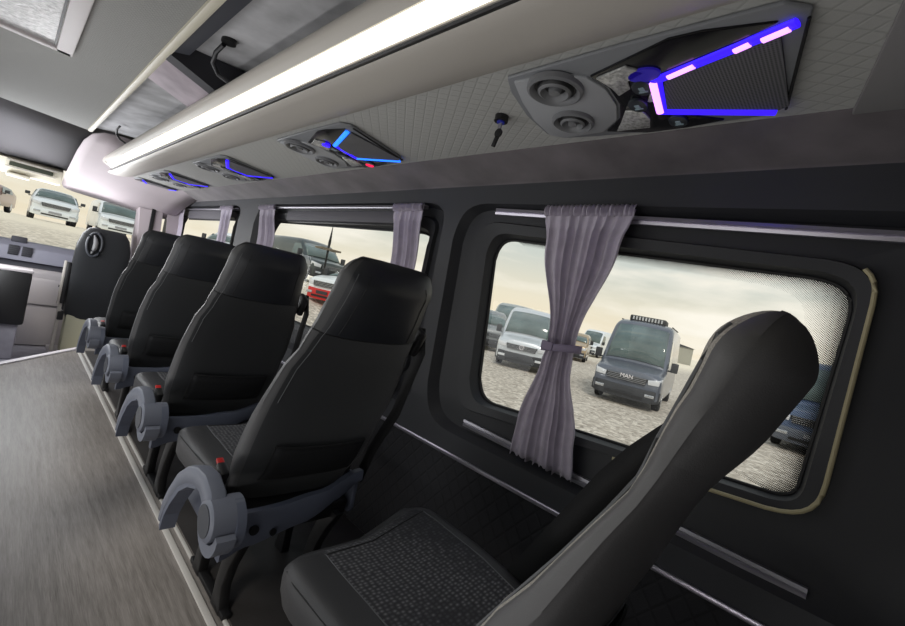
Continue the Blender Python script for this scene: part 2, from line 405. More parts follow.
# ------------------------------------------------------------------ floor, ceiling and rest of the shell
b = MB(); b.prism([(-.45, -1.2, FL), (1.40, -1.2, FL), (1.40, 5.5, FL), (.66, 5.5, FL), (-.45, 3.95, FL)], (0, 0, -.05))
sname(b.build('floor', M['floor']))
b = MB(); b.box((.617, 2.1, FL+.003), (.022, 6.5, .008)); b.box((.655, 2.1, FL+.003), (.012, 6.5, .010)); sname(b.build('trim_3', plain('pale floor strip', (205, 203, 200), .4, .2), bevel=.002))
b = MB(); b.box((1.02, 2.1, FL+.0015), (.70, 6.5, .004)); sname(b.build('trim_4', plain('dark rubber floor', (58, 56, 56), .5, vary=.25, vs=5, bump=.2, bs=120)))
d = V((.66+.45, 5.5-3.95, 0)).normalized(); nn = V((-d.y, d.x, 0))
b = MB(); a0 = V((-.45, 3.95, FL)); a1 = V((.66, 5.5, FL))
b.prism([a0-nn*.03+V((0, 0, .012)), a1-nn*.03+V((0, 0, .012)), a1+nn*.02+V((0, 0, .012)), a0+nn*.02+V((0, 0, .012))], (0, 0, -.06)); sname(b.build('trim_5', M['white_pl'], bevel=.004))
# ceiling + headliner of the cab
b = MB(); b.prism([(-.50, -1.2, .752), (.34, -1.2, .752), (.34, 4.55, .752), (-.50, 4.36, .752)], (0, 0, .03)); sname(b.build('ceiling', M['ceil']))
b = MB(); b.loft([[(-.5, 4.36, .757), (.34, 4.55, .757)], [(-.5, 5.0, .72), (.34, 5.1, .72)], [(-.5, 5.9, .50), (.32, 5.9, .52)]], False); o = b.build('headliner', M['headliner'], solid=.01); tag(o, 'dark grey headliner panel over the cab', 'headliner')
# cream edge profile along the ceiling
b = MB(); pr = [(.315, .757), (.318, .742), (.33, .737), (.345, .742), (.348, .757)]
b.loft([[(x, y, z) for x, z in pr] for y in (-1.2, 4.5)], True); sname(b.build('trim_6', M['cream']))
# ceiling light
L = thing('ceiling_light', 'rectangular ceiling light with ribbed clear lens in a pale frame', 'light', (-.08, 1.9, .752))
b = MB(); W_, H_ = .34, 1.58
for cx, cy, sx, sy in ((-.145, 0, .055, H_), (.145, 0, .055, H_), (0, H_/2-.02, W_, .04), (0, -H_/2+.02, W_, .04)): b.box((cx, cy, -.012), (sx, sy, .026))
b.build('frame', plain('pale light frame', (196, 190, 192), .5), L, bevel=.005)
b = MB(); b.box((0, 0, -.006), (.245, H_-.07, .014)); b.build('lens', M['ceil_lens'], L)
b = MB(); b.box((.112, 0, -.016), (.008, H_-.1, .006)); b.build('gasket', M['blk_plastic'], L)

# luggage rack -------------------------------------------------------
rk = thing('luggage_rack', 'overhead luggage rack with rounded warm grey front edge and quilted underside', 'rack', (0, 0, 0))
Y0, Y1 = -1.2, 5.0
def sweep(prof, y0, y1, name, mat, parent, closed=True, smooth=True, nseg=1, solid=0):
    b = MB(); b.loft([[(x, lerp(y0, y1, k/nseg), z) for x, z in prof] for k in range(nseg+1)], closed, (True, True), smooth=smooth); return b.build(name, mat, parent, solid=solid)
sweep([(.775, .603), (1.21, .603), (1.21, .615), (.775, .615)], Y0, 6.2, 'underside', M['rackfab'], rk, smooth=False)
# lower rounded moulding
lo = [(.785, .606), (.77, .598), (.74, .583), (.70, .572), (.65, .566), (.61, .567), (.585, .572), (.578, .578), (.582, .586), (.65, .60), (.72, .615), (.785, .625)]
sweep(lo, Y0, 5.42, 'lower_moulding', M['beige'], rk)
upm = [(.528, .617), (.522, .614), (.510, .628), (.503, .640), (.50, .652), (.503, .668), (.515, .680), (.535, .684), (.56, .68), (.60, .66), (.70, .625), (.60, .60), (.575, .580), (.562, .578), (.560, .584)]
sweep(upm, Y0, 5.06, 'upper_moulding', M['beige'], rk)
sweep([(.532, .618), (.525, .6125), (.5585, .580), (.564, .588)], Y0, 5.05, 'lamp_tube', M['strip'], rk, smooth=False)
sweep([(.566, .578), (.570, .574), (.580, .576), (.60, .60), (.58, .60)], Y0, 5.2, 'shadow_gap', M['vent_dark'], rk, smooth=False)
# rounded closed end
b = MB(); b.loft([[(x, 5.06+dy, lerp(.62, z, s)) if k else (x, 5.06, z) for x, z in [(.50, .66), (.51, .62), (.56, .58), (.60, .568), (.66, .567), (.74, .583), (.785, .606), (.80, .64), (.6, .68), (.53, .684)]] for k, (dy, s) in enumerate(((0, 1), (.08, .8), (.11, .4)))], True)
b.build('end_cap', M['beige'], rk)
# inside lining (rack roof and back) and ribs
b = MB(); pr = [(.348, .757), (.36, .80), (.62, .83), (.95, .80), (1.20, .72), (1.23, .62)]
b.loft([[(x, y, z) for x, z in pr] for y in (-1.2, 1, 3, 4.6)], False); b.build('lining', M['rackin'], rk, solid=.006)
b = MB(); b.loft([[(x, y, z) for x, z in [(.346, .748), (.40, .765), (.40, .80), (.346, .80)]] for y in (-1.2, 2.1)], True, smooth=False); b.build('edge_channel', plain('dark slate edge', (74, 76, 84), .6), rk)
for y0, y1, mt in ((2.20, 2.55, M['rib']), (-.9, -.6, M['rib'])):
    b = MB(); q = [(.335, .745), (.60, .665), (.75, .64), (.75, .83), (.36, .80)]
    b.loft([[(x, y, z) for x, z in q] for y in (y0, y1)], True, smooth=False); b.build('bracket', mt, rk, bevel=.006)
b = MB(); b.loft([[(x, y, z) for x, z in [(.34, .742), (.60, .66), (.75, .64), (.75, .83), (.36, .80)]] for y in (2.12, 2.20)], True, smooth=False); b.build('bracket_side', plain('dark bracket', (52, 52, 58), .7), rk)
for ys, nm in ((2.0, 'cable'), (4.25, 'cable')):
    b = MB(); s = -1 if ys < 3 else 1
    pts = [(.46, ys-.10, .79), (.455, ys-.04, .775), (.46, ys+.0, .745), (.49, ys+.01, .715), (.54, ys-.02, .69), (.60, ys-.06, .665)]
    b.tube(pts, .009 if ys < 3 else .007, 8); b.build(nm, M['blk_plastic'] if ys > 3 else plain('ribbed conduit', (50, 50, 54), .5, vary=.6, vs=160), rk)
b = MB(); b.cyl((.47, 1.88, .795), (.47, 1.88, .82), .026, 20); b.build('cable_gland', M['blk_plastic'], rk)
# panel joint near the rear
b = MB(); b.prism([(1.21, .10, .604), (1.04, .07, .604), (.80, .03, .604), (.80, -1.1, .604), (1.21, -1.1, .604)], (0, 0, -.014)); b.build('rear_panel', plain('rear rack panel', (128, 126, 126), .8, bump=.2, bs=300), rk, bevel=.004)

# overhead passenger consoles ------------------------------------------
def console(yoff, label, style):
    Z = .601
    root = thing('overhead_console', label, 'console', (0, yoff, Z), 0, 'passenger consoles on the rack underside')
    def P(pts, z): return [(x, y, z) for x, y in pts]
    body = [(.80, .745), (.795, .45), (.80, .18), (.83, .145), (1.12, .20), (1.165, .25), (1.175, .47), (1.16, .66), (1.145, .77), (1.105, .81), (.98, .805), (.86, .775)]
    b = MB(); b.prism(P(body, 0), (0, 0, -.010)); b.build('base_plate', M['console'], root, bevel=.004)
    plate = [(.812, .73), (.825, .61), (.862, .555), (.92, .535), (1.0, .540), (1.07, .568), (1.125, .63), (1.13, .76), (1.10, .795), (1.0, .79), (.90, .765)]
    b = MB(); b.prism(P(plate, -.009), (0, 0, -.008)); b.build('vent_plate', M['console_lt'], root, bevel=.003)
    blk = [(.862, .548), (.805, .36), (.808, .30), (.835, .19), (.93, .405), (1.07, .445), (1.15, .33), (1.165, .42), (1.165, .52), (1.128, .622), (1.07, .56), (1.0, .532), (.92, .527)]
    b = MB(); b.prism(P(blk, -.008), (0, 0, -.007)); b.build('switch_panel', M['console_blk'], root, bevel=.002)
    for cx, cy, r in ((.873, .645, .070), (1.035, .68, .058)):
        v = MB()
        for k, (ra, rb, za, zb) in enumerate(((1.0, .80, -.017, -.028), (.80, .66, -.028, -.020), (.60, .50, -.018, -.026), (.50, .36, -.026, -.018))):
            pass
        prof = [(1.02, -.014), (1.0, -.026), (.9, -.030), (.80, -.026), (.74, -.018), (.66, -.018), (.60, -.028), (.50, -.032), (.42, -.026), (.36, -.018), (.24, -.020), (.2, -.030), (.0, -.032)]
        v.loft([[(cx+r*q*cos(2*pi*j/28), cy+r*q*sin(2*pi*j/28), z) for j in range(28)] for q, z in prof], True, (False, False), mi=lambda i, j: 1 if i in (4, 5, 9) else 0)
        v.build('air_vent', [M['vent'], M['vent_dark']], root)
    for poly in ([(.868, .535), (.850, .46), (.885, .43), (.905, .475), (.935, .48), (.955, .515), (.92, .518)], [(1.03, .53), (1.035, .49), (1.085, .485), (1.13, .50), (1.125, .59), (1.08, .56)]):
        b = MB(); b.prism(P(poly, -.014), (0, 0, -.006)); b.build('reading_lamp', M['lens'], root, bevel=.002)
    b = MB(); b.prism(P([(.955, .44), (.948, .415), (1.015, .43), (1.005, .465)], -.014), (0, 0, -.004)); b.build('reading_lamp', M['lens'], root, bevel=.001)
    for cx, cy in ((.94, .455), (1.01, .49), (1.115, .425)):
        b = MB(); n = 16; b.prism([(cx+.030*cos(2*pi*j/n), cy+.022*sin(2*pi*j/n), -.014) for j in range(n)], (0, 0, -.008), smooth=False); bt = b.build('button', M['button'], root, bevel=.002)
        b = MB(); b.box((cx, cy, -.0225), (.014, .012, .002)); b.box((cx+.012, cy, -.0225), (.004, .02, .002)); b.build('icon', M['icon'], bt)
    tri = [(.862, .19), (.93, .405), (1.055, .435), (1.135, .225), (1.12, .20)]
    b = MB(); b.prism(P(tri, -.009), (0, 0, -.008)); b.build('speaker_grille', M['speaker'], root)
    def led(pts, w, mt, nm, z=-.016):
        q = MB(); q.tube([(x, y, z) for x, y in pts], w, 8, flat=(1, .5)); q.build(nm, mt, root)
    if style == 0:
        led([(.845, .165), (.925, .42)], .012, M['led'], 'led_line'); led([(.925, .42), (1.06, .45)], .013, M['led'], 'led_line'); led([(.925, .425), (1.055, .45)], .0085, M['led_hot'], 'led_spot', -.0225); led([(1.06, .45), (1.14, .225)], .012, M['led'], 'led_line')
        led([(.848, .175), (.862, .215)], .007, M['led_hot'], 'led_spot', -.0225)
        led([(.865, .235), (.875, .26)], .007, M['led_hot'], 'led_spot', -.0225)
        led([(.895, .335), (.915, .39)], .007, M['led_hot'], 'led_spot', -.0225)
        b = MB(); n = 16; b.prism([(.895+.024*cos(2*pi*j/n), .435+.034*sin(2*pi*j/n), -.014) for j in range(n)], (0, 0, -.006)); b.build('indicator', emis('dim blue', (40, 28, 150), .35), root)
    else:
        led([(.85, .20), (.925, .42)], .0095, M['led_cy'] if style == 1 else M['led'], 'led_line'); led([(.925, .42), (1.06, .45)], .009, M['led'], 'led_line'); led([(1.06, .45), (1.14, .225)], .009, M['led_cy' if style == 1 else 'led'], 'led_line')
        if style == 1:
            b = MB(); b.cyl((1.13, .44, -.014), (1.13, .44, -.024), .02, 16); b.build('red_indicator', M['red_led'], root)
            b = MB(); b.cyl((.90, .45, -.014), (.90, .45, -.024), .018, 16); b.build('blue_indicator', M['led'], root)
    # dark bezel line behind the speaker
    q = MB(); q.tube([(.845, .150, -.012), (1.14, .208, -.012)], .003, 6); q.build('edge_line', M['stitch_dark'], root)
    return root
C0 = 'overhead console glowing blue and violet, nearest and largest, above the rear window'
for i, (y, lab) in enumerate(((0, C0), (1.37, 'overhead console with blue glow and a red light, second from the rear'), (2.73, 'small overhead console with blue glow, third from the rear'),
                              (4.10, 'small overhead console with blue glow, fourth from the rear'), (5.15, 'farthest overhead console with blue glow beside the end of the rack'))):
    console(y, lab, 0 if i == 0 else 1 if i == 1 else 2)
# lock with a hanging key
k = thing('cam_lock', 'small round black lock on the quilted rack underside with keys hanging', 'lock', (.975, .895, .60))
b = MB(); b.cyl((0, 0, .002), (0, 0, -.016), .021, 20); b.build('lock_barrel', M['blk_plastic'], k)
b = MB(); b.cyl((0, 0, -.016), (0, 0, -.020), .012, 16); b.build('lock_face', emis('blue lit lock face', (30, 40, 140), .15), k)
kk = thing('key', 'black key hanging from the round lock under the rack', 'key', (.975, .895, .574))
b = MB(); b.box((0, 0, 0), (.004, .012, .03)); b.build('blade', M['alu_dim'], kk)
b = MB(); b.cyl((-.003, 0, -.025), (.003, 0, -.025), .014, 16); b.box((0, .006, -.05), (.006, .014, .034), rot=Matrix.Rotation(.3, 3, 'X')); b.build('bow', M['blk_plastic'], kk, bevel=.001)

# ------------------------------------------------------------------ passenger seats
WT = [(0, .218), (.08, .238), (.36, .238), (.46, .226), (.56, .202), (.66, .184), (.76, .172), (.85, .165)]
TR = [(0, .015), (.12, -.010), (.3, -.004), (.52, .006), (.68, -.012), (.78, -.012), (.85, .0)]
TF = [(0, .12), (.2, .112), (.40, .080), (.54, .068), (.68, .10), (.78, .118), (.85, .115)]
STOP = .850
RND = [(.06, .30)]
def back_ring(s, rec, n=40, grow=0.0):
    sc = 1; th = 1
    if s > STOP-.075:
        q = (s-(STOP-.075))/.075; q = min(q, 1); th = math.sqrt(max(0, 1-q*q*.985))
    ln_, am_ = RND[0]
    if s > STOP-ln_: q = min(1, (s-(STOP-ln_))/ln_); sc = 1-(1-math.sqrt(max(0, 1-q*q*.985)))*am_
    w = interp(s, WT)*sc+grow; a = interp(s, TR)-grow; b = interp(s, TF)+grow; mid = (a+b)/2; h = (b-a)/2*th
    ring = []
    for j in range(n):
        ang = 2*pi*j/n; c, d = cos(ang), sin(ang); e = 2/interp(s, [(.1, 3.3), (.78, 2.6), (.85, 2.2)])
        x = w*math.copysign(abs(c)**e, c); t = h*math.copysign(abs(d)**e, d)
        bol = interp(s, [(.0, 0), (.2, .018), (.72, .0)])
        if d > 0: t += bol*abs(x/w)**3*d**.5
        else: t += .012*abs(x/w)**2.5*(1 if s > .1 else .4)
        ring.append(place(x, mid+t, s, rec))
    return ring
def place(x, t, s, rec):   # seat-local: y forward, z up, pivot 0.45 above the floor
    return V((x, -sin(rec)*s+cos(rec)*t, .45+cos(rec)*s+sin(rec)*t))
def make_seat(label, rec, smooth=False):
    root = thing('passenger_seat', label, 'seat', (0, 0, 0), 0); side = M['leather_near'] if smooth else M['leather_side']
    n = 40
    def mi(i, j):   # 1 = rear fabric, 0 = leather sides
        a = (j+.5)/n*360; return 1 if 207 < a < 333 else 2 if (27 < a < 153) else 0
    ss = [-.055, -.05, -.035, -.01, .04, .1, .18, .26, .34, .42, .48, .54, .58, .612]
    rings = [[p for p in back_ring(s, rec)] for s in ss]
    c0 = sum(rings[0], V())/n; rings[0] = [c0+(p-c0)*.90 for p in rings[0]]
    rings.append([sum(rings[-1], V())/n+(p-sum(rings[-1], V())/n)*.99 for p in rings[-1]])
    if smooth: rings = rings[:-1]
    bk = MB().loft(rings, True, mi=mi).build('backrest', [side, side if smooth else M['back_fabric'], M['front_fabric']], root)
    s2 = [.612 if smooth else .614, .64, .67, .70, .73, .757, .768, .78, .79, .80, .81, .82, .829, .837, .8425, .8465, .8495]
    rings = [back_ring(s, rec, grow=.0) for s in s2]; c = sum(rings[0], V())/n; r0_ = [c+(p-c)*.99 for p in rings[0]]
    rings = rings if smooth else [r0_]+rings; cc = sum(rings[-1], V())/n; rings.append([cc+(p-cc)*.5+V((0, 0, .003)) for p in rings[-1]])
    hr = MB().loft(rings, True, mi=lambda i, j: 0 if 207 < (j+.5)/n*360 < 333 else 2 if 27 < (j+.5)/n*360 < 153 else 1).build('headrest', [side if smooth else M['leather'], side, M['front_fabric']], root)
    # stitching lines
    def line(fn, parent, nm='seam', r=.0022, mt='stitch'):
        MB().tube(fn, r, 6).build(nm, M[mt], parent)
    idx_l, idx_r = 24, 36
    if not smooth: line([back_ring(s, rec, grow=.0006)[24] for s in [.36, .42, .48, .54, .60, .64, .68, .72, .76, .79, .81]], hr, 'seam', .0012)
    if not smooth: line([back_ring(s, rec, grow=.0006)[34] for s in [.62, .66, .70, .74, .78, .80, .815]], hr, 'seam', .0012, 'stitch_dark')
    if not smooth: line([back_ring(s, rec, grow=.0006)[26] for s in [.62, .66, .70, .74, .78, .80, .815]], hr, 'seam', .0012, 'stitch_dark')
    line([back_ring(s, rec, grow=.0006)[16] for s in [.05, .12, .2, .3, .4, .5, .56, .62, .68, .74, .78, .80]], bk, 'piping', .0032)
    if not smooth: line([back_ring(.615, rec, grow=-.0005)[j] for j in range(20, 41-1)], bk, 'seam', .0012, 'stitch_dark')
    # rear net pocket
    g = []
    for s in [.055, .09, .13, .17, .205]:
        row = []
        for q in range(13):
            x = lerp(-.165, .165, q/12); e = interp(s, TR)+.012*abs(x/.236)**2.5
            bul = .011*(1-(abs(x)/.17)**4)*(.4+.6*(s-.05)/.155) + .003
            row.append(place(x, e-bul, s+.008*(abs(x)/.165)**2*0, rec))
        g.append(row)
    b = MB(); b.loft(g, False); pk = b.build('net_pocket', M['pocket'], root, solid=.002)
    MB().tube([p+V((0, -.001, .001)) for p in g[-1]], .004, 6).build('elastic_edge', M['belt'], pk)
    MB().tube([g[i][0] for i in range(5)], .0025, 6).build('elastic_edge', M['belt'], pk); MB().tube([g[i][-1] for i in range(5)], .0025, 6).build('elastic_edge', M['belt'], pk)
    # cushion
    def cush_ring(y, n=36):
        t = (y-.06)/.54; w = interp(t, [(0, .215), (.5, .245), (.85, .25), (.97, .235), (1, .20)])
        top = interp(t, [(0, .455), (.6, .480), (.9, .487), (1, .462)]); bot = interp(t, [(0, .345), (.9, .345), (1, .375)])
        ring = []
        for j in range(n):
            a = 2*pi*j/n; c, d = cos(a), sin(a); e = 2/4.2
            x = w*math.copysign(abs(c)**e, c); z = (top+bot)/2+(top-bot)/2*math.copysign(abs(d)**e, d)
            if d > 0: z += .022*min(1, abs(x/w)**4)*(1-t*.6)-.006*(1-abs(x/w)**2)
            if x > 0: x *= 1.13; z += .022*(x/w) if d > 0 else 0; y2 = y+.05*(x/w)*max(0, t)
            else: y2 = y
            ring.append((x, y2, z))
        return ring
    ys = [.06, .08, .15, .25, .35, .45, .50, .54, .565, .58, .592, .598, .60]
    def mc(i, j):
        a = (j+.5)/36*360; return 1 if (45 < a < 108 and i < 9) else 0
    rr = [cush_ring(y) for y in ys]; c = V((0, .603, .42)); rr.append([c+(V(p)-c)*.75 for p in rr[-1]])
    cu = MB().loft(rr, True, mi=mc).build('cushion', [M['leather_side'], M['cushion']], root)
    for j in (5, 11):
        MB().tube([V(cush_ring(y)[j])+V((0, 0, .0005)) for y in [.1, .2, .3, .4, .48, .54]], .0016, 6).build('seam', M['stitch'], cu)
    MB().tube([V(cush_ring(.54)[j])+V((0, 0, .0005)) for j in range(5, 12)], .0016, 6).build('seam', M['stitch_dark'], cu)
    MB().tube([V(cush_ring(y)[1 if 0 else 17]) for y in [.1, .2, .3, .4, .5, .56]], .0018, 6).build('seam', M['stitch_dark'], cu)
    # cushion pan
    b = MB(); b.loft([[(-w, y, z0), (w, y, z0), (w, y, z1), (-w, y, z1)] for y, w, z0, z1 in ((.0, .215, .30, .36), (.3, .225, .30, .36), (.52, .21, .325, .36))], True, smooth=False)
    b.build('seat_pan', M['blk_plastic'], root, bevel=.01)
    # grey shell band across the rear with two holes
    rows = []
    for k in range(21):
        u = k/20; x = lerp(-.275, .24, u)
        top = interp(u, [(0, .452), (.12, .437), (.35, .436), (.6, .446), (1, .482)]); bot = interp(u, [(0, .31), (.15, .330), (.5, .352), (.8, .40), (1, .440)])
        y = interp(u, [(0, -.105), (.15, -.095), (.6, -.075), (1, -.03)])
        rows.append([(x, y+.03, top), (x, y+.004, top+.002), (x, y, top-.008), (x, y-.002, bot+.01), (x, y+.006, bot), (x, y+.03, bot)])
    b = MB(); b.loft(rows, True); b.build('rear_shell', M['arm_dark'], root)
    for hx, hz, hr_, hy in ((-.185, .385, .015, -.096), (-.12, .362, .011, -.092)):
        b = MB(); b.cyl((hx, hy-.006, hz), (hx, hy+.01, hz), hr_, 20); b.build('bolt_hole', M['blk_plastic'], root)
    for sd in (-1, 1):      # side plates joining the shell to the pan
        x = sd*.252; sp = MB(); ry = -.09 if sd < 0 else .0; poly = [(x, ry, .45), (x, .06, .45), (x, .13, .42), (x, .30, .36), (x, .42, .34), (x, .40, .315), (x, .12, .30), (x, .01, .30), (x, ry, .32)]
        sp.prism(poly, (-.02*sd, 0, 0)); sp.build('side_plate', M['arm_dark'], root, bevel=.006)
    # armrest, aisle side, folded down (x negative)
    am = MB(); cl = [(-.11, .462), (-.08, .50), (-.03, .520), (.03, .515), (.10, .49), (.165, .447), (.22, .38), (.255, .325), (.270, .265)]
    wd = [.07, .064, .056, .052, .050, .046, .040, .032, .014]
    rg = []
    for i_, (y, z) in enumerate(cl):
        a = V(cl[max(0, i_-1)]); c_ = V(cl[min(len(cl)-1, i_+1)]); dd = (c_-a).normalized(); nrm = V((-dd.y, dd.x)); hw = wd[i_]/2+.004; xw = .026
        pts = []
        for q in range(12):
            an = 2*pi*q/12; cx_, cz_ = math.copysign(abs(cos(an))**.5, cos(an)), math.copysign(abs(sin(an))**.5, sin(an))
            pts.append((-.312+xw*cx_, y+nrm.x*hw*cz_, z+nrm.y*hw*cz_))
        rg.append(pts)
    am.loft(rg, True); ar = am.build('armrest', [M['arm']], root)
    b = MB(); cs = [(y, z) for y, z in cl[3:]]; rg = []
    for i_, (y, z) in enumerate(cs):
        rg.append([(-.336, y-.014, z-.012), (-.290, y-.014, z-.012), (-.290, y-.026, z-.024), (-.336, y-.026, z-.024)])
    b.loft(rg, True, smooth=False); b.build('arm_underside', M['arm_dark'], ar)
    HY = -.112
    b = MB(); b.tube([(-.340, HY, .455), (-.334, HY, .455), (-.28, HY, .455), (-.25, HY, .455)], [.050, .058, .060, .060], 32); hb = b.build('hub', M['arm'], root)
    b = MB(); b.cyl((-.3425, HY, .455), (-.339, HY, .455), .044, 28); b.build('hub_cap', M['hub_cap'], hb)
    b = MB(); b.loft([[(x, HY+.068*cos(a), .44+.075*sin(a)) for a in [2*pi*j/24 for j in range(24)]] for x in (-.275, -.25)], True); b.build('hub_flange', M['arm_dark'], hb)
    b = MB(); rg = []
    for k_ in range(13):
        a = R(lerp(20, -165, k_/12)); ro = .078+.016*sin(pi*k_/12); ri = .062
        rg.append([(-.325, HY+ro*cos(a), .448+ro*sin(a)), (-.275, HY+ro*cos(a), .448+ro*sin(a)), (-.275, HY+ri*cos(a), .452+ri*sin(a)), (-.325, HY+ri*cos(a), .452+ri*sin(a))])
    b.loft(rg, True); b.build('hub_guard', M['arm'], hb)
    # legs
    for x in (-.15, .17):
        b = MB(); w = .036
        path = [((.0, .33), .075), ((.05, .25), .07), ((.085, .17), .06), ((.105, .09), .055), ((.10, .02), .075), ((.10, 0), .085)]
        b.loft([[(x-w/2, y-t/2, z), (x+w/2, y-t/2, z), (x+w/2, y+t/2, z), (x-w/2, y+t/2, z)] for (y, z), t in path], True, smooth=False); b.build('leg', M['blk_plastic'], root, bevel=.006)
        b = MB(); path = [((.30, .33), .06), ((.29, .22), .05), ((.31, .1), .05), ((.32, 0), .07)]
        b.loft([[(x-w/2, y-t/2, z), (x+w/2, y-t/2, z), (x+w/2, y+t/2, z), (x-w/2, y+t/2, z)] for (y, z), t in path], True, smooth=False); b.build('leg', M['blk_plastic'], root, bevel=.006)
    b = MB(); b.box((-.15, .21, .012), (.03, .36, .02)); b.build('foot_rail', M['blk_plastic'], root, bevel=.004)
    # buckle
    b = MB(); b.box((-.235, .10, .475), (.028, .055, .07), rot=Matrix.Rotation(.4, 3, 'X')); bu = b.build('buckle', M['blk_plastic'], root, bevel=.006)
    b = MB(); b.box((-.235, .118, .512), (.022, .034, .012), rot=Matrix.Rotation(.4, 3, 'X')); b.build('release_button', M['red'], bu, bevel=.003)
    return root
def belt(root, pts, w=.023, nm='seat_belt'):
    b = MB(); rg = [[V(p)+V(d)*w, V(p)-V(d)*w] for p, d in pts]; b.loft(rg, False); return b.build(nm, M['belt'], root, solid=.003)
def shoulder_belt(root, rec):
    top = place(.205, .06, .60, rec); t2 = place(.215, .03, .52, rec)
    b = MB(); b.box(top+V((.012, 0, .0)), (.03, .07, .10), rot=Matrix.Rotation(rec, 3, 'X')); b.build('belt_guide', M['blk_plastic'], root, bevel=.012)
    belt(root, [(top+V((.03, .0, .05)), (0, 1, 0)), (top+V((.045, -.01, -.04)), (0, 1, 0)), (place(.26, .03, .45, rec), (0, 1, .1)), (place(.275, .02, .3, rec), (0, 1, .2)), (place(.27, .03, .1, rec), (0, 1, .2)), (V((.262, .02, .42)), (0, 1, 0))])
R5, R6 = R(23.3), R(22)
XS = .81
s5 = make_seat('black passenger seat with grey folded armrest, second nearest, before the pillar between the windows', R5); shoulder_belt(s5, R5)
s5.location = (XS, 1.31, FL)
for y, lab in ((2.175, 'black passenger seat with grey armrest, third from the rear, before the middle window'), (3.06, 'black passenger seat with grey armrest, fourth from the rear'), (3.93, 'foremost of the row of passenger seats, directly behind the entry step')):
    c = copy_tree(s5); c.location = (XS, y, FL); c['label'] = lab
RND[0] = (.10, .78)
s6 = make_seat('reclined rearmost passenger seat filling the right foreground, in front of the large window', R6, True)
s6.location = (XS+.0, .345, FL)
belt(s6, [(V(p), (0, .8, .5)) for p in ((.175, -.125, 1.03), (.215, -.085, .995), (.245, -.02, .92), (.256, .04, .83), (.262, .12, .68), (.262, .235, .46))], .034)

# ------------------------------------------------------------------ cab
cs = thing('cab_seat', 'black cab seat with oval rimmed recess in the back and a beige base', 'seat', (.74, 6.0, FL))
n = 36
def cab_ring(z, w, t0, t1, cx=0):
    out = []
    for j in range(n):
        a = 2*pi*j/n; c, d = cos(a), sin(a); e = 2/4
        out.append((cx+w*math.copysign(abs(c)**e, c), (t0+t1)/2+(t1-t0)/2*math.copysign(abs(d)**e, d), z))
    return out
zz = [(.20, .20, -.02, .14), (.26, .225, -.03, .15), (.5, .235, -.05, .15), (.80, .235, -.08, .12), (1.0, .23, -.10, .08), (1.12, .20, -.10, .05), (1.18, .16, -.085, .03), (1.20, .12, -.07, .01)]
b = MB(); b.loft([cab_ring(z, w, a, c) for z, w, a, c in zz], True); b.build('backrest', M['back_fabric'], cs)
b = MB(); pts = [(-.10+.062*cos(a), -.108+.0*cos(a), 1.02+.125*sin(a)) for a in [2*pi*j/24 for j in range(24)]]
b.tube(pts, .011, 8, closed=True); b.build('recess_rim', M['hub_cap'], cs)
b = MB(); b.tube([(-.12+.03*(1-((z-1.02)/.11)**2), -.115, z) for z in [.92+.02*i for i in range(11)]], [.004, .012, .017, .02, .022, .022, .022, .02, .017, .012, .004], 10); b.build('grab_handle', plain('grey handle', (120, 120, 122), .5), cs)
b = MB(); b.loft([[(x, y, z) for x, y in ((-.2, -.02), (.2, -.02), (.2, .20), (-.2, .20))] for z in (-.18, .24)], True, smooth=False); b.build('seat_base', M['seat_base'], cs, bevel=.01)
b = MB(); b.loft([[(-.24, y, .26), (.24, y, .26), (.25, y, .40), (-.25, y, .40)] for y in (.05, .21)], True, smooth=False); b.build('cushion', M['back_fabric'], cs, bevel=.03)
b = MB(); b.box((-.245, .03, .22), (.05, .10, .09)); b.build('recline_lever', M['blk_plastic'], cs, bevel=.01)
# slim black pad on a pale post beside it
gp = thing('partition_post', 'slim black padded post with pale edge beside the cab seat', 'post', (.488, 6.0, -1.36))
b = MB(); b.box((0, 0, .76), (.04, .05, .44)); b.build('pad', M['blk_plastic'], gp, bevel=.012)
b = MB(); b.box((-.03, .01, .76), (.022, .05, .46)); b.box((-.01, .02, .27), (.03, .03, .54)); b.build('post', M['beige'], gp, bevel=.006)
bb = thing('storage_box', 'black storage box with pale rim standing in the cab at the left edge', 'box', (.10, 5.75, -1.36))
b = MB(); b.box((.02, 0, .17), (.14, .16, .34)); b.build('pedestal', M['cab_floor'], bb, bevel=.02)
b = MB(); b.box((.0, 0, .59), (.24, .25, .50)); b.build('body', M['blk_plastic'], bb, bevel=.02)
b = MB(); b.box((.0, 0, .85), (.25, .26, .03)); b.build('lid', M['dash_lt'], bb, bevel=.01)
b = MB(); b.box((.4, 6.0, -1.38), (1.95, 2.9, .04)); sname(b.build('trim_7', M['cab_floor']))
b = MB(); b.box((.62, 5.95, -1.345), (.34, .75, .03)); b.build('floor_mat', M['dash_lt'], bevel=.01); tag(bpy.data.objects['floor_mat'], 'pale grey moulded floor tray in the cab footwell', 'mat')
ds = thing('dashboard', 'lilac grey dashboard with glovebox and air vents at the front of the cab', 'dashboard', (.5, 6.33, FL))
def dsec(prof, name, mat, x0=-1.0, x1=.86, bev=.01):
    b = MB(); b.loft([[(x, y, z) for y, z in prof] for x in (x0, x1)], True, smooth=False); return b.build(name, mat, ds, bevel=bev)
dsec([(-.02, .70), (.0, .84), (.10, .90), (.75, .88), (.75, .70)], 'upper_pad', M['dash'])
dsec([(.0, .62), (.04, .70), (.70, .70), (.70, .62)], 'shelf_recess', M['dash_dk'])
dsec([(-.01, -.18), (-.03, .18), (-.05, .60), (-.02, .64), (.6, .64), (.6, -.18)], 'lower_panel', M['dash_lt'])
gb = dsec([(-.056, .27), (-.062, .52), (-.055, .55), (.0, .55), (.0, .27)], 'glovebox', M['dash_lt'], -.28, .20)
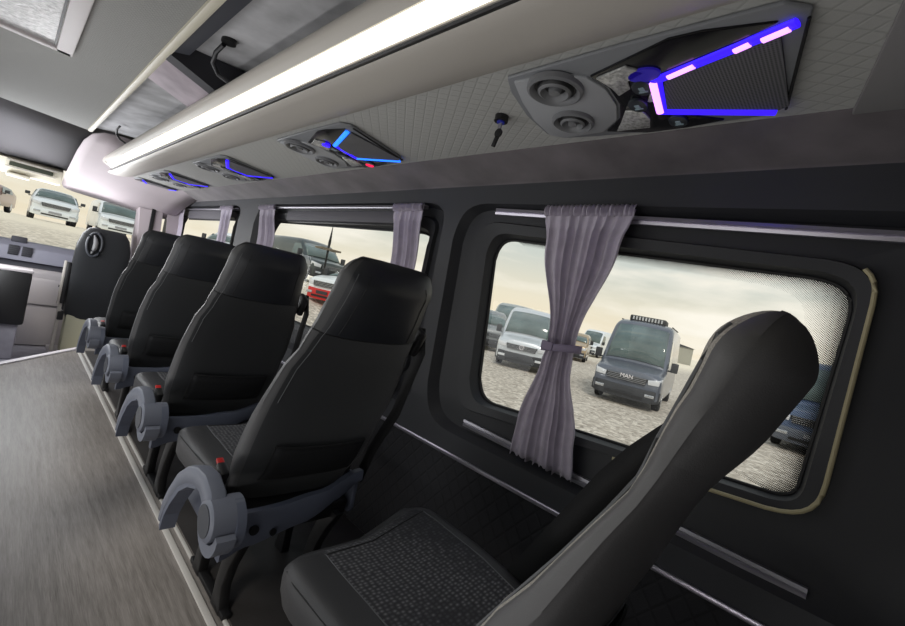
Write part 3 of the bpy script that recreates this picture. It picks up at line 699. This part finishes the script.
b = MB(); b.box((0, -.07, .50), (.09, .012, .025)); b.build('latch', M['blk_plastic'], gb, bevel=.003)
for vx in (-.43, -.33):
    b = MB(); b.box((vx, -.012, .80), (.075, .03, .10)); v = b.build('air_vent', M['dash_dk'], ds, bevel=.004)
    b = MB(); [b.box((vx, -.03, .76+.02*q), (.065, .006, .006)) for q in range(5)]; b.build('louvre', M['blk_plastic'], v)
b = MB(); b.box((-.40, .10, .91), (.12, .08, .06)); b.build('display_hood', M['dash_dk'], ds, bevel=.01)

# roof console over the windscreen
oc = thing('roof_console', 'cream overhead cab console with a dark display slot above the windscreen', 'console', (.08, 5.9, .36))
b = MB(); b.loft([[(x, y, z) for y, z in ((0, .0), (-.06, .13), (.0, .16), (.14, .14), (.14, .0))] for x in (-.5, .22)], True, smooth=False); b.build('housing', M['cream'], oc, bevel=.012)
b = MB(); b.box((.0, -.05, .085), (.30, .02, .035), rot=Matrix.Rotation(.45, 3, 'X')); b.build('display_slot', plain('dark olive display', (52, 56, 46), .25), oc)
b = MB(); b.tube([(-.17, -.05, .055), (.17, -.05, .055), (.17, -.07, .115), (-.17, -.07, .115)], .006, 6, closed=True); b.build('slot_frame', M['beige'], oc)
b = MB(); b.box((-.08, -.01, -.012), (.16, .10, .03)); b.build('reading_lamp', M['cream'], oc, bevel=.008)

# pale roof side panel beside the cab and the pillars
b = MB()
rowsA = [[(.335, 4.53, .755), (.32, 5.15, .68), (.31, 5.95, .42), (.30, 6.1, .36)],
         [(.50, 4.60, .80), (.45, 5.3, .68), (.50, 6.0, .40), (.50, 6.12, .345)],
         [(.80, 4.70, .82), (.75, 5.4, .68), (.75, 6.0, .385), (.76, 6.12, .335)],
         [(1.15, 4.8, .75), (1.05, 5.5, .62), (.97, 5.95, .37), (.98, 6.1, .31)],
         [(1.38, 4.8, .60), (1.38, 5.6, .58), (1.30, 6.0, .33), (1.25, 6.1, .29)]]
b.loft(rowsA, False); sname(b.build('trim_8', M['pink_trim'], solid=.01, sub=1))
b = MB(); b.loft([[(x, y, z) for x, y in c] for z, c in ((.36, ((.95, 6.06), (.97, 5.97), (1.085, 5.95), (1.085, 6.10))), (.10, ((.985, 6.10), (1.0, 5.99), (1.10, 5.97), (1.10, 6.14))), (-.6, ((1.03, 6.2), (1.08, 6.1), (1.16, 6.1), (1.16, 6.25))))], True)
sname(b.build('trim_9', M['pink_trim']))
b = MB(); b.prism([(1.075, 5.94, .53), (1.11, 5.94, .53), (1.14, 5.94, -.5), (1.095, 5.94, -.5)], (0, .05, 0)); sname(b.build('trim_10', M['blk_plastic'], bevel=.006))
b = MB(); b.prism([(1.115, 5.955, .56), (1.175, 5.955, .53), (1.20, 5.955, .12), (1.165, 5.955, -.5), (1.14, 5.955, -.5)], (0, .03, 0)); b.prism([(1.215, 5.96, .54), (1.375, 5.96, .54), (1.375, 5.96, -.5), (1.165, 5.96, -.5), (1.26, 5.96, .10)], (0, .03, 0)); sname(b.build('door_1', M['pink_trim']))
# windscreen and front
b = MB(); b.add([(-.5, 6.15, .42), (1.0, 6.15, .36), (1.15, 6.95, -.32), (-.5, 6.95, -.32)], [(0, 1, 2, 3)]); o = b.build('window_4', M['glass_ws']); sname(o)
b = MB(); b.tube([(1.0, 6.15, .36), (1.15, 6.95, -.32)], .03, 8); b.build('windscreen_pillar', M['pink_trim'], o)
b = MB(); b.box((.45, 7.0, -.85), (1.95, .05, 1.05)); sname(b.build('wall_front', M['dash_lt']))
# left side and rear of the cabin
lh = [rquad(c, .12) for c in ([(.1, .36), (1.3, .36), (1.3, -.3), (.1, -.3)], [(1.7, .36), (3.4, .36), (3.4, -.3), (1.7, -.3)], [(4.2, .36), (5.8, .36), (5.8, -.3), (4.2, -.3)])]
wall_mesh(-.46, [(-1.2, FL-.2), (-1.2, .76), (7.0, .76), (7.0, FL-.2)], lh, 'wall_left', [M['wall']])
for i, c in enumerate(lh):
    b = MB(); b.add([(-.468, a, z) for a, z in c], [tuple(range(len(c)))]); w = b.build('window_%d' % (5+i), M['glass']); sname(w)
    MB().tube([(-.462, a, z) for a, z in c], .012, 8, closed=True).build('rubber_seal', M['rubber'], w)
b = MB(); b.box((.46, -1.22, -.2), (1.95, .04, 2.1)); sname(b.build('wall_rear', M['wall']))
b = MB(); b.box((.46, 2.9, .87), (1.96, 8.3, .03)); sname(b.build('trim_11', M['headliner']))

# ------------------------------------------------------------------ outside ground
b = MB(); nx, ny = 40, 60; vs = []; fs = []
def gz(x, y):
    a = min(1, max(0, (y-8)/11)); a = a*a*(3-2*a); q = min(1, max(0, (y/max(x, .01)-1.05)/.7)) if x > .01 else 1
    return GR+1.62*a*q+(.16*min(1, max(0, (y-20)/12))*q)
xs = [-150, -80, -40, -20, -12, -8, -5, -3, -1, 0, 1, 2, 3, 4, 5, 6, 7, 8, 9, 10, 12, 14, 17, 20, 25, 32, 45, 70, 120, 250, 600]
yss = [-300, -120, -60, -30, -15, -5, 0, 3, 6, 8, 9, 10, 11, 12, 13, 14, 16, 18, 20, 22, 24, 26, 28, 30, 32, 35, 40, 60, 120, 300, 700]
for x in xs:
    for y in yss: vs.append((x, y, gz(x, y)))
for i in range(len(xs)-1):
    for j in range(len(yss)-1):
        k_ = i*len(yss)+j; fs.append((k_, k_+1, k_+len(yss)+1, k_+len(yss)))
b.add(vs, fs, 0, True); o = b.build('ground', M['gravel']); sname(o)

# ------------------------------------------------------------------ vehicles
M['v_glass'] = plain('vehicle glass', (88, 104, 104), .12, 0, vary=.35, vs=1.2, coat=.5)
M['v_dark'] = plain('vehicle dark plastic', (46, 48, 52), .6)
M['v_black'] = plain('tyre', (26, 26, 27), .8)
M['v_lamp'] = plain('headlamp', (214, 218, 224), .15, .2)
M['v_chrome'] = plain('vehicle chrome', (190, 194, 200), .25, .8)
M['plate'] = plain('plate', (150, 152, 158), .5)
def paint(name, c): return plain(name, c, .28, .25, vary=.06, vs=1, coat=.6)
def text_mesh(txt, size, name, mat, parent, loc, rot):
    cu = bpy.data.curves.new('t', 'FONT'); cu.body = txt; cu.size = size; cu.align_x = 'CENTER'; cu.align_y = 'CENTER'; cu.extrude = .008; cu.offset = 0
    to = bpy.data.objects.new('t', cu); COL.objects.link(to); bpy.context.view_layer.update()
    me = bpy.data.meshes.new_from_object(to.evaluated_get(bpy.context.evaluated_depsgraph_get())); bpy.data.objects.remove(to)
    me.materials.clear(); me.materials.append(mat); o = bpy.data.objects.new(name, me); COL.objects.link(o); o.parent = parent; o.location = loc; o.rotation_euler = rot; return o
def vehicle(name, label, cat, loc, rz, col, kind='van', W=2.0, Ht=2.55, Ln=5.9, hood=1.12, base=1.30, roof_unit=None, mark=None, bumper=None, group=None):
    """front faces local -y"""
    root = thing(name, label, cat, loc, rz, group); hw = W/2
    if kind == 'van': st = [(0, hood*.86, .90), (.05, hood*.95, .94), (.2, hood, .975), (.5, hood+.08, 1), (.80, base, 1), (1.15, lerp(base, Ht, .5), 1), (1.45, Ht-.20, 1), (1.60, Ht-.08, 1), (1.9, Ht, 1), (3.5, Ht+.02, 1), (Ln-.1, Ht, 1), (Ln, Ht-.06, .98)]; ws = (4, 6)
    else: st = [(0, hood*.8, .88), (.06, hood*.92, .93), (.25, hood, .97), (.7, hood+.05, 1), (1.05, base, 1), (1.35, lerp(base, Ht, .55), 1), (1.70, Ht-.05, 1), (2.1, Ht, 1), (3.4, Ht-.02, 1), (4.1, Ht-.25, .98), (Ln, hood, .93)]; ws = (4, 6)
    def ring(y, h, f):
        pts = []; rc = min(.14, (h-.4)*.3)
        def wz(z): return hw*f*(1-(.12 if kind == 'van' else .22)*max(0, (z-hood)/(max(Ht-hood, .1)))**1.2)
        zs = [.32, .40, .62, .85, lerp(.85, h-rc, .35), lerp(.85, h-rc, .7), h-rc]
        zs = [min(z, h-rc) for z in zs]
        R_ = [(wz(z)*(.97 if z < .38 else 1), y, z) for z in zs]
        w_ = wz(h)
        R_ += [(w_-rc*.35, y, h-rc*.35), (w_-rc, y, h), (w_*.45, y, h+.025), (0, y, h+.035)]
        return R_ + [(-x, y, z) for x, y, z in reversed(R_[:-1])]
    rs = [ring(*q) for q in st]; body = MB().loft(rs, True); bo = body.build('body', col, root)
    # glazing panels slightly proud of the body
    r4, r5, r6 = rs[ws[0]], rs[ws[0]+1], rs[ws[1]]
    def patch(rows, off, nm, mt):
        g = MB(); g.loft([[V(p)+V(off) for p in r] for r in rows], False); return g.build(nm, mt, root, solid=.01)
    seg = slice(7, 14); n_ = len(r4)
    def shrink(r): return [V((p[0]*.93, p[1], p[2])) for p in r[7:14]]
    a4 = [lerp(V(p), V(q), .10) for p, q in zip(r4, r5)]; a6 = [lerp(V(p), V(q), .12) for p, q in zip(r6, r5)]
    if kind == 'van': patch([shrink(a4), shrink(r5), shrink(r6), shrink(rs[ws[1]])][:3], (0, -.022, .015), 'windscreen', M['v_glass'])
    else: patch([shrink(a4), shrink(r5), shrink(a6)], (0, -.02, .015), 'windscreen', M['v_glass'])
    for sd in (1, -1):
        y0, y1 = (1.25, 2.0) if kind == 'van' else (1.45, 3.3); z0, z1 = base+.05, lerp(base, Ht, .66 if kind == 'van' else .78)
        def sx(z): return sd*(hw*(1-(.12 if kind == 'van' else .22)*max(0, (z-hood)/(Ht-hood))**1.2)+.006)
        g = MB(); g.prism([(sx(z0), y0-.25, z0), (sx(z0), y1, z0), (sx(z1), y1, z1), (sx(z1), y0+.18, z1)], (sd*.004, 0, 0)); g.build('side_window', M['v_glass'], root)
        # mirror
        g = MB(); g.box((sd*(hw+.16), 1.0 if kind == 'van' else 1.25, base+.12), (.20, .12, .30 if kind == 'van' else .16)); g.box((sd*(hw+.05), 1.02 if kind == 'van' else 1.27, base), (.14, .06, .05)); g.build('mirror', M['v_dark'], root, bevel=.02)
        # headlamp
        z = hood*.80
        g = MB(); g.prism([(sd*hw*.92, -.005, z+.10), (sd*hw*.60, -.045, z+.04), (sd*hw*.62, -.045, z-.10), (sd*hw*.90, -.01, z-.08)], (0, .12, 0)); g.prism([(sd*hw*.915, -.01, z+.09), (sd*(hw*.985), .22, z+.14), (sd*(hw*.985), .22, z-.02), (sd*hw*.91, -.01, z-.08)], (-sd*.03, 0, 0)); g.build('headlamp', M['v_lamp'], root, bevel=.01)
        g = MB(); g.box((sd*hw*.72, -.055, .47), (.26, .05, .09)); g.build('fog_lamp', M['v_lamp'] if mark == 'ring' else M['v_chrome'], root, bevel=.01)
    # bumper
    g = MB(); g.loft([[(x*hw, y, z0), (x*hw, y, z1), (x*hw, .3, z1), (x*hw, .3, z0)] for x, y, z0, z1 in ((-.985, .12, .30, .62), (-.85, -.04, .26, .64), (-.4, -.075, .24, .62), (.4, -.075, .24, .62), (.85, -.04, .26, .64), (.985, .12, .30, .62))], True, smooth=False)
    g.build('bumper', bumper or M['v_dark'], root, bevel=.02)
    g = MB(); g.box((0, -.085, .36), (hw*1.1, .03, .07)); g.build('lower_intake', M['v_black'], root)
    g = MB(); g.box((0, -.095, .50), (.52, .015, .11)); g.build('number_plate_holder', M['plate'] if mark == 'plate' else M['v_dark'], root)
    # grille
    z = hood*.80; g = MB(); g.prism([(-hw*.60, -.05, z+.05), (hw*.60, -.05, z+.05), (hw*.55, -.06, z-.14), (-hw*.55, -.06, z-.14)], (0, .1, 0)); gr = g.build('grille', M['v_black'], root)
    g = MB(); [g.box((0, -.062, z-.11+q*.048), (hw*1.12, .012, .012)) for q in range(4)]; g.build('grille_bars', M['v_chrome'], gr)
    if mark == 'ring':     # round badge with a V above a W
        g = MB(); cx, cz, r = 0, z-.02, .09
        g.tube([(cx+r*cos(2*pi*j/24), -.075, cz+r*sin(2*pi*j/24)) for j in range(24)], .009, 6, closed=True)
        g.tube([(-.034, -.075, cz+.072), (0, -.075, cz+.008), (.034, -.075, cz+.072)], .008, 6)
        g.tube([(-.066, -.075, cz+.04), (-.032, -.075, cz-.06), (0, -.075, cz-.004), (.032, -.075, cz-.06), (.066, -.075, cz+.04)], .008, 6)
        g.build('round_badge', M['white_pl'], gr)
    elif mark: 
        if mark != 'plate': text_mesh(mark, .17, 'grille_lettering', M['white_pl'], gr, (0, -.075, z+.01), (pi/2, 0, 0))
    for wy in (.95, Ln-1.15 if kind == 'van' else Ln-.95):
        for sd in (1, -1):
            g = MB(); g.tube([(sd*(hw-.24), wy, .34), (sd*(hw-.22), wy, .34), (sd*(hw-.03), wy, .34), (sd*(hw-.01), wy, .34)], [.30, .34, .34, .30], 24); w = g.build('wheel', M['v_black'], root)
            g = MB(); g.cyl((sd*(hw-.01), wy, .34), (sd*(hw+.004), wy, .34), .2, 16); g.build('rim', M['v_chrome'], w)
    if roof_unit:
        g = MB(); g.box((0, 2.45, Ht+.11), (1.15, 1.0, .20)); ru = g.build('roof_unit', M['v_dark'], root, bevel=.04)
        g = MB(); [g.box((-.45+q*.1, 1.94, Ht+.12), (.05, .03, .12)) for q in range(10)]; g.build('roof_unit_slots', M['v_chrome'], ru)
        for sx_ in (-.8, .8): g = MB(); g.tube([(sx_, 1.9, Ht+.0), (sx_, 5, Ht+.03)], .02, 6); g.build('roof_bar', M['v_black'], root)
    return root
PI2 = -pi/2     # rotation that turns the front towards -x
c_gray, c_silver, c_blue, c_white = paint('slate grey paint', (92, 98, 110)), paint('silver paint', (196, 202, 208)), paint('blue grey paint', (84, 100, 130)), paint('white paint', (232, 238, 242))
c_dgreen = paint('dark green grey paint', (58, 66, 66))
vehicle('van', 'dark slate van with roof unit parked facing the large window, lettering on its grille', 'van', (13.35, 4.95, GR), PI2+.22, c_gray, roof_unit=True, mark='MAN', Ht=2.7)
vehicle('van', 'silver van with a round badge and dark bumper seen left of the tied curtain', 'van', (14.0, 9.3, GR), PI2+.5, c_silver, mark='ring', Ht=2.42, Ln=4.6)
vehicle('van', 'blue grey van half hidden behind the reclined headrest', 'van', (14.5, .45, GR), PI2, c_blue, mark='plate', Ht=2.45, bumper=c_gray)
vehicle('van', 'small white van far behind, in the gap beside the tied curtain', 'van', (38, 18.3, GR), PI2+.1, c_white, mark='plate')
vehicle('van', 'grey side-on van at the left edge of the large window', 'van', (17.7, 13.8, GR), PI2+.8, paint('mid grey paint', (128, 132, 134)), Ht=2.1, Ln=4.4)
vehicle('motorhome', 'long pale grey coach body standing behind the silver van', 'motorhome', (22, 16.4, GR), PI2+.35, paint('pale coach paint', (150, 158, 158)), Ht=2.85, Ln=8, W=2.3)
vehicle('van', 'tan van standing low between the curtain and the slate van', 'van', (27.0, 14.0, GR), PI2+.4, paint('tan paint', (170, 150, 120)), Ht=1.9, Ln=4.5)
# beyond the windscreen
vehicle('pickup', 'white off-road car with dark roof lamp parked beyond the windscreen', 'car', (1.6, 31.5, gz(1.6, 31.5)), 0.0, c_white, kind='car', Ht=1.75, Ln=4.6, hood=1.12, base=1.2, W=1.95, mark='plate', bumper=c_white)
vehicle('van', 'white van partly hidden by the windscreen pillar', 'van', (4.35, 31.0, gz(4.3, 31)), 0.0, c_white, Ht=2.0, hood=1.05, base=1.15, mark='plate', bumper=c_white)
vehicle('car', 'rusty brown car at the far left edge beyond the windscreen', 'car', (-1.5, 33.5, gz(-.75, 32)), -.2, paint('brown paint', (150, 110, 90)), kind='car', Ht=1.45, Ln=4.2, hood=.95, base=1.0, W=1.7)
# beyond the middle and front side windows
vehicle('van', 'dark green grey van seen from the side through the middle window', 'van', (10.2, 17.6, gz(10, 19)), .06, c_dgreen, Ht=1.9, hood=1.0, base=1.1, Ln=5.0)
vehicle('van', 'small white van with a red bumper seen through the middle window', 'van', (7.9, 13.9, gz(8, 14)-.05), PI2+.3, c_white, Ht=1.5, W=1.7, Ln=3.9, hood=1.05, base=1.15, bumper=M['red'])
vehicle('van', 'white van seen through the farthest side window', 'van', (7.6, 25.5, gz(7.6, 25.5)), PI2+.8, c_white, Ht=1.6, hood=.9, base=1.0)
m = thing('mast_antenna', 'thin dark mast rising beyond the middle window', 'mast', (9.3, 16.7, gz(9.3, 16.7)-.1))
b = MB(); b.tube([(0, 0, 0), (0, 0, 1.5), (0, 0, 2.1), (0, 0, 2.75)], [.04, .04, .06, .015], 8); b.build('pole', M['v_black'], m)
b = MB(); b.loft([[(x, y, z) for x, y in ((-.45, -.3), (.45, -.3), (.45, .3), (-.45, .3))] for z in (1.75, 1.82)], True, smooth=False); b.build('canopy', plain('brown canopy', (110, 100, 84), .8), m)
# distant low building
t_ = thing('warehouse', 'long low grey warehouse on the horizon behind the vans', 'building', (120, 40, GR), .6)
b = MB(); b.box((0, 0, 2), (24, 12, 4)); b.build('wall', plain('warehouse wall', (150, 150, 140), .8), t_)
b = MB(); b.prism([(-12.3, -6.3, 4), (-12.3, 6.3, 4), (-12.3, 0, 5)], (24.6, 0, 0)); b.build('roof', M['v_dark'], t_)

# ------------------------------------------------------------------ world and lights
w = bpy.data.worlds.new('sky'); bpy.context.scene.world = w; w.use_nodes = True; nt = w.node_tree; N = nt.nodes; Lk = nt.links
bg = N['Background']; tc = N.new('ShaderNodeTexCoord'); sp = N.new('ShaderNodeSeparateXYZ'); Lk.new(tc.outputs['Generated'], sp.inputs[0])
rp = N.new('ShaderNodeValToRGB'); e = rp.color_ramp.elements
st = [(0.0, (150, 140, 126)), (.5, (244, 230, 200)), (.53, (238, 230, 206)), (.58, (208, 214, 206)), (.72, (192, 204, 208)), (1, (170, 188, 206))]
while len(e) < len(st): e.new(.5)
for q, (p, c) in zip(e, st): q.position = p; q.color = (*lin(c), 1)
mz = N.new('ShaderNodeMath'); mz.operation = 'MULTIPLY_ADD'; mz.inputs[1].default_value = .5; mz.inputs[2].default_value = .5; Lk.new(sp.outputs[2], mz.inputs[0]); Lk.new(mz.outputs[0], rp.inputs[0])
mp = N.new('ShaderNodeMapping'); mp.inputs['Scale'].default_value = (1.6, 1.6, 7); Lk.new(tc.outputs['Generated'], mp.inputs[0])
nz = N.new('ShaderNodeTexNoise'); nz.inputs['Scale'].default_value = 2.2; nz.inputs['Detail'].default_value = 6; Lk.new(mp.outputs[0], nz.inputs['Vector'])
cr = N.new('ShaderNodeValToRGB'); cr.color_ramp.elements[0].position = .45; cr.color_ramp.elements[0].color = (0, 0, 0, 1); cr.color_ramp.elements[1].position = .68; cr.color_ramp.elements[1].color = (1, 1, 1, 1); Lk.new(nz.outputs[0], cr.inputs[0])
mx = N.new('ShaderNodeMix'); mx.data_type = 'RGBA'; Lk.new(cr.outputs[0], mx.inputs['Factor']); Lk.new(rp.outputs[0], mx.inputs['A']); mx.inputs['B'].default_value = (*lin((255, 250, 236)), 1)
Lk.new(mx.outputs['Result'], bg.inputs[0]); bg.inputs[1].default_value = 1.0
sn = bpy.data.lights.new('sun', 'SUN'); sn.energy = 1.5; sn.angle = R(12); sn.color = (1, .93, .82); so = bpy.data.objects.new('sun', sn); COL.objects.link(so); so.rotation_euler = (R(48), 0, R(-50))
def area(name, loc, rot, size, en, col=(1, 1, 1)):
    a = bpy.data.lights.new(name, 'AREA'); a.shape = 'RECTANGLE'; a.size, a.size_y = size; a.energy = en; a.color = col
    o = bpy.data.objects.new(name, a); COL.objects.link(o); o.location = loc; o.rotation_euler = rot; return o
area('ceiling_fill', (-.08, 1.9, .72), (0, 0, 0), (.24, 1.5), 5, (1, .98, .95))  # weak fill added below the ceiling light, which itself is off
for yy, en in ((.9, 2.2), (2.6, 6.5), (5.2, 30)):    # fill lamps added inside the far-side windows to brighten the cabin
    area('window_fill', (-.44, yy, -.15), (R(100), 0, R(-90)), (1.2, .6), en, (.95, .97, 1))
area('floor_fill', (-.40, 1.4, -1.05), (R(180), R(25), 0), (.08, 4.6), 13, (1, .98, .96))  # unseen upward fill, added to lift the ceiling and rack underside
area('windscreen_fill', (.3, 6.0, .05), (R(-98), 0, 0), (1.0, .5), 14, (.97, .98, 1))  # extra fill lamp added behind the windscreen, aimed back into the cabin
vs_ = bpy.context.scene.view_settings; vs_.view_transform = 'Standard'; vs_.look = 'None'; vs_.exposure = 0.0; vs_.gamma = 1.0

# things of one kind share a group
for o in list(bpy.data.objects):
    if o.parent or 'category' not in o: continue
    k = o.name.split('.')[0]
    g = {'passenger_seat': 'passenger seats along the window wall', 'window_curtain': 'curtains at the side windows', 'curtain_rail': 'curtain rails on the window wall',
         'roller_blind': 'roller blinds above the side windows', 'van': 'vans parked on the gravel outside'}.get(k)
    if g: o['group'] = g
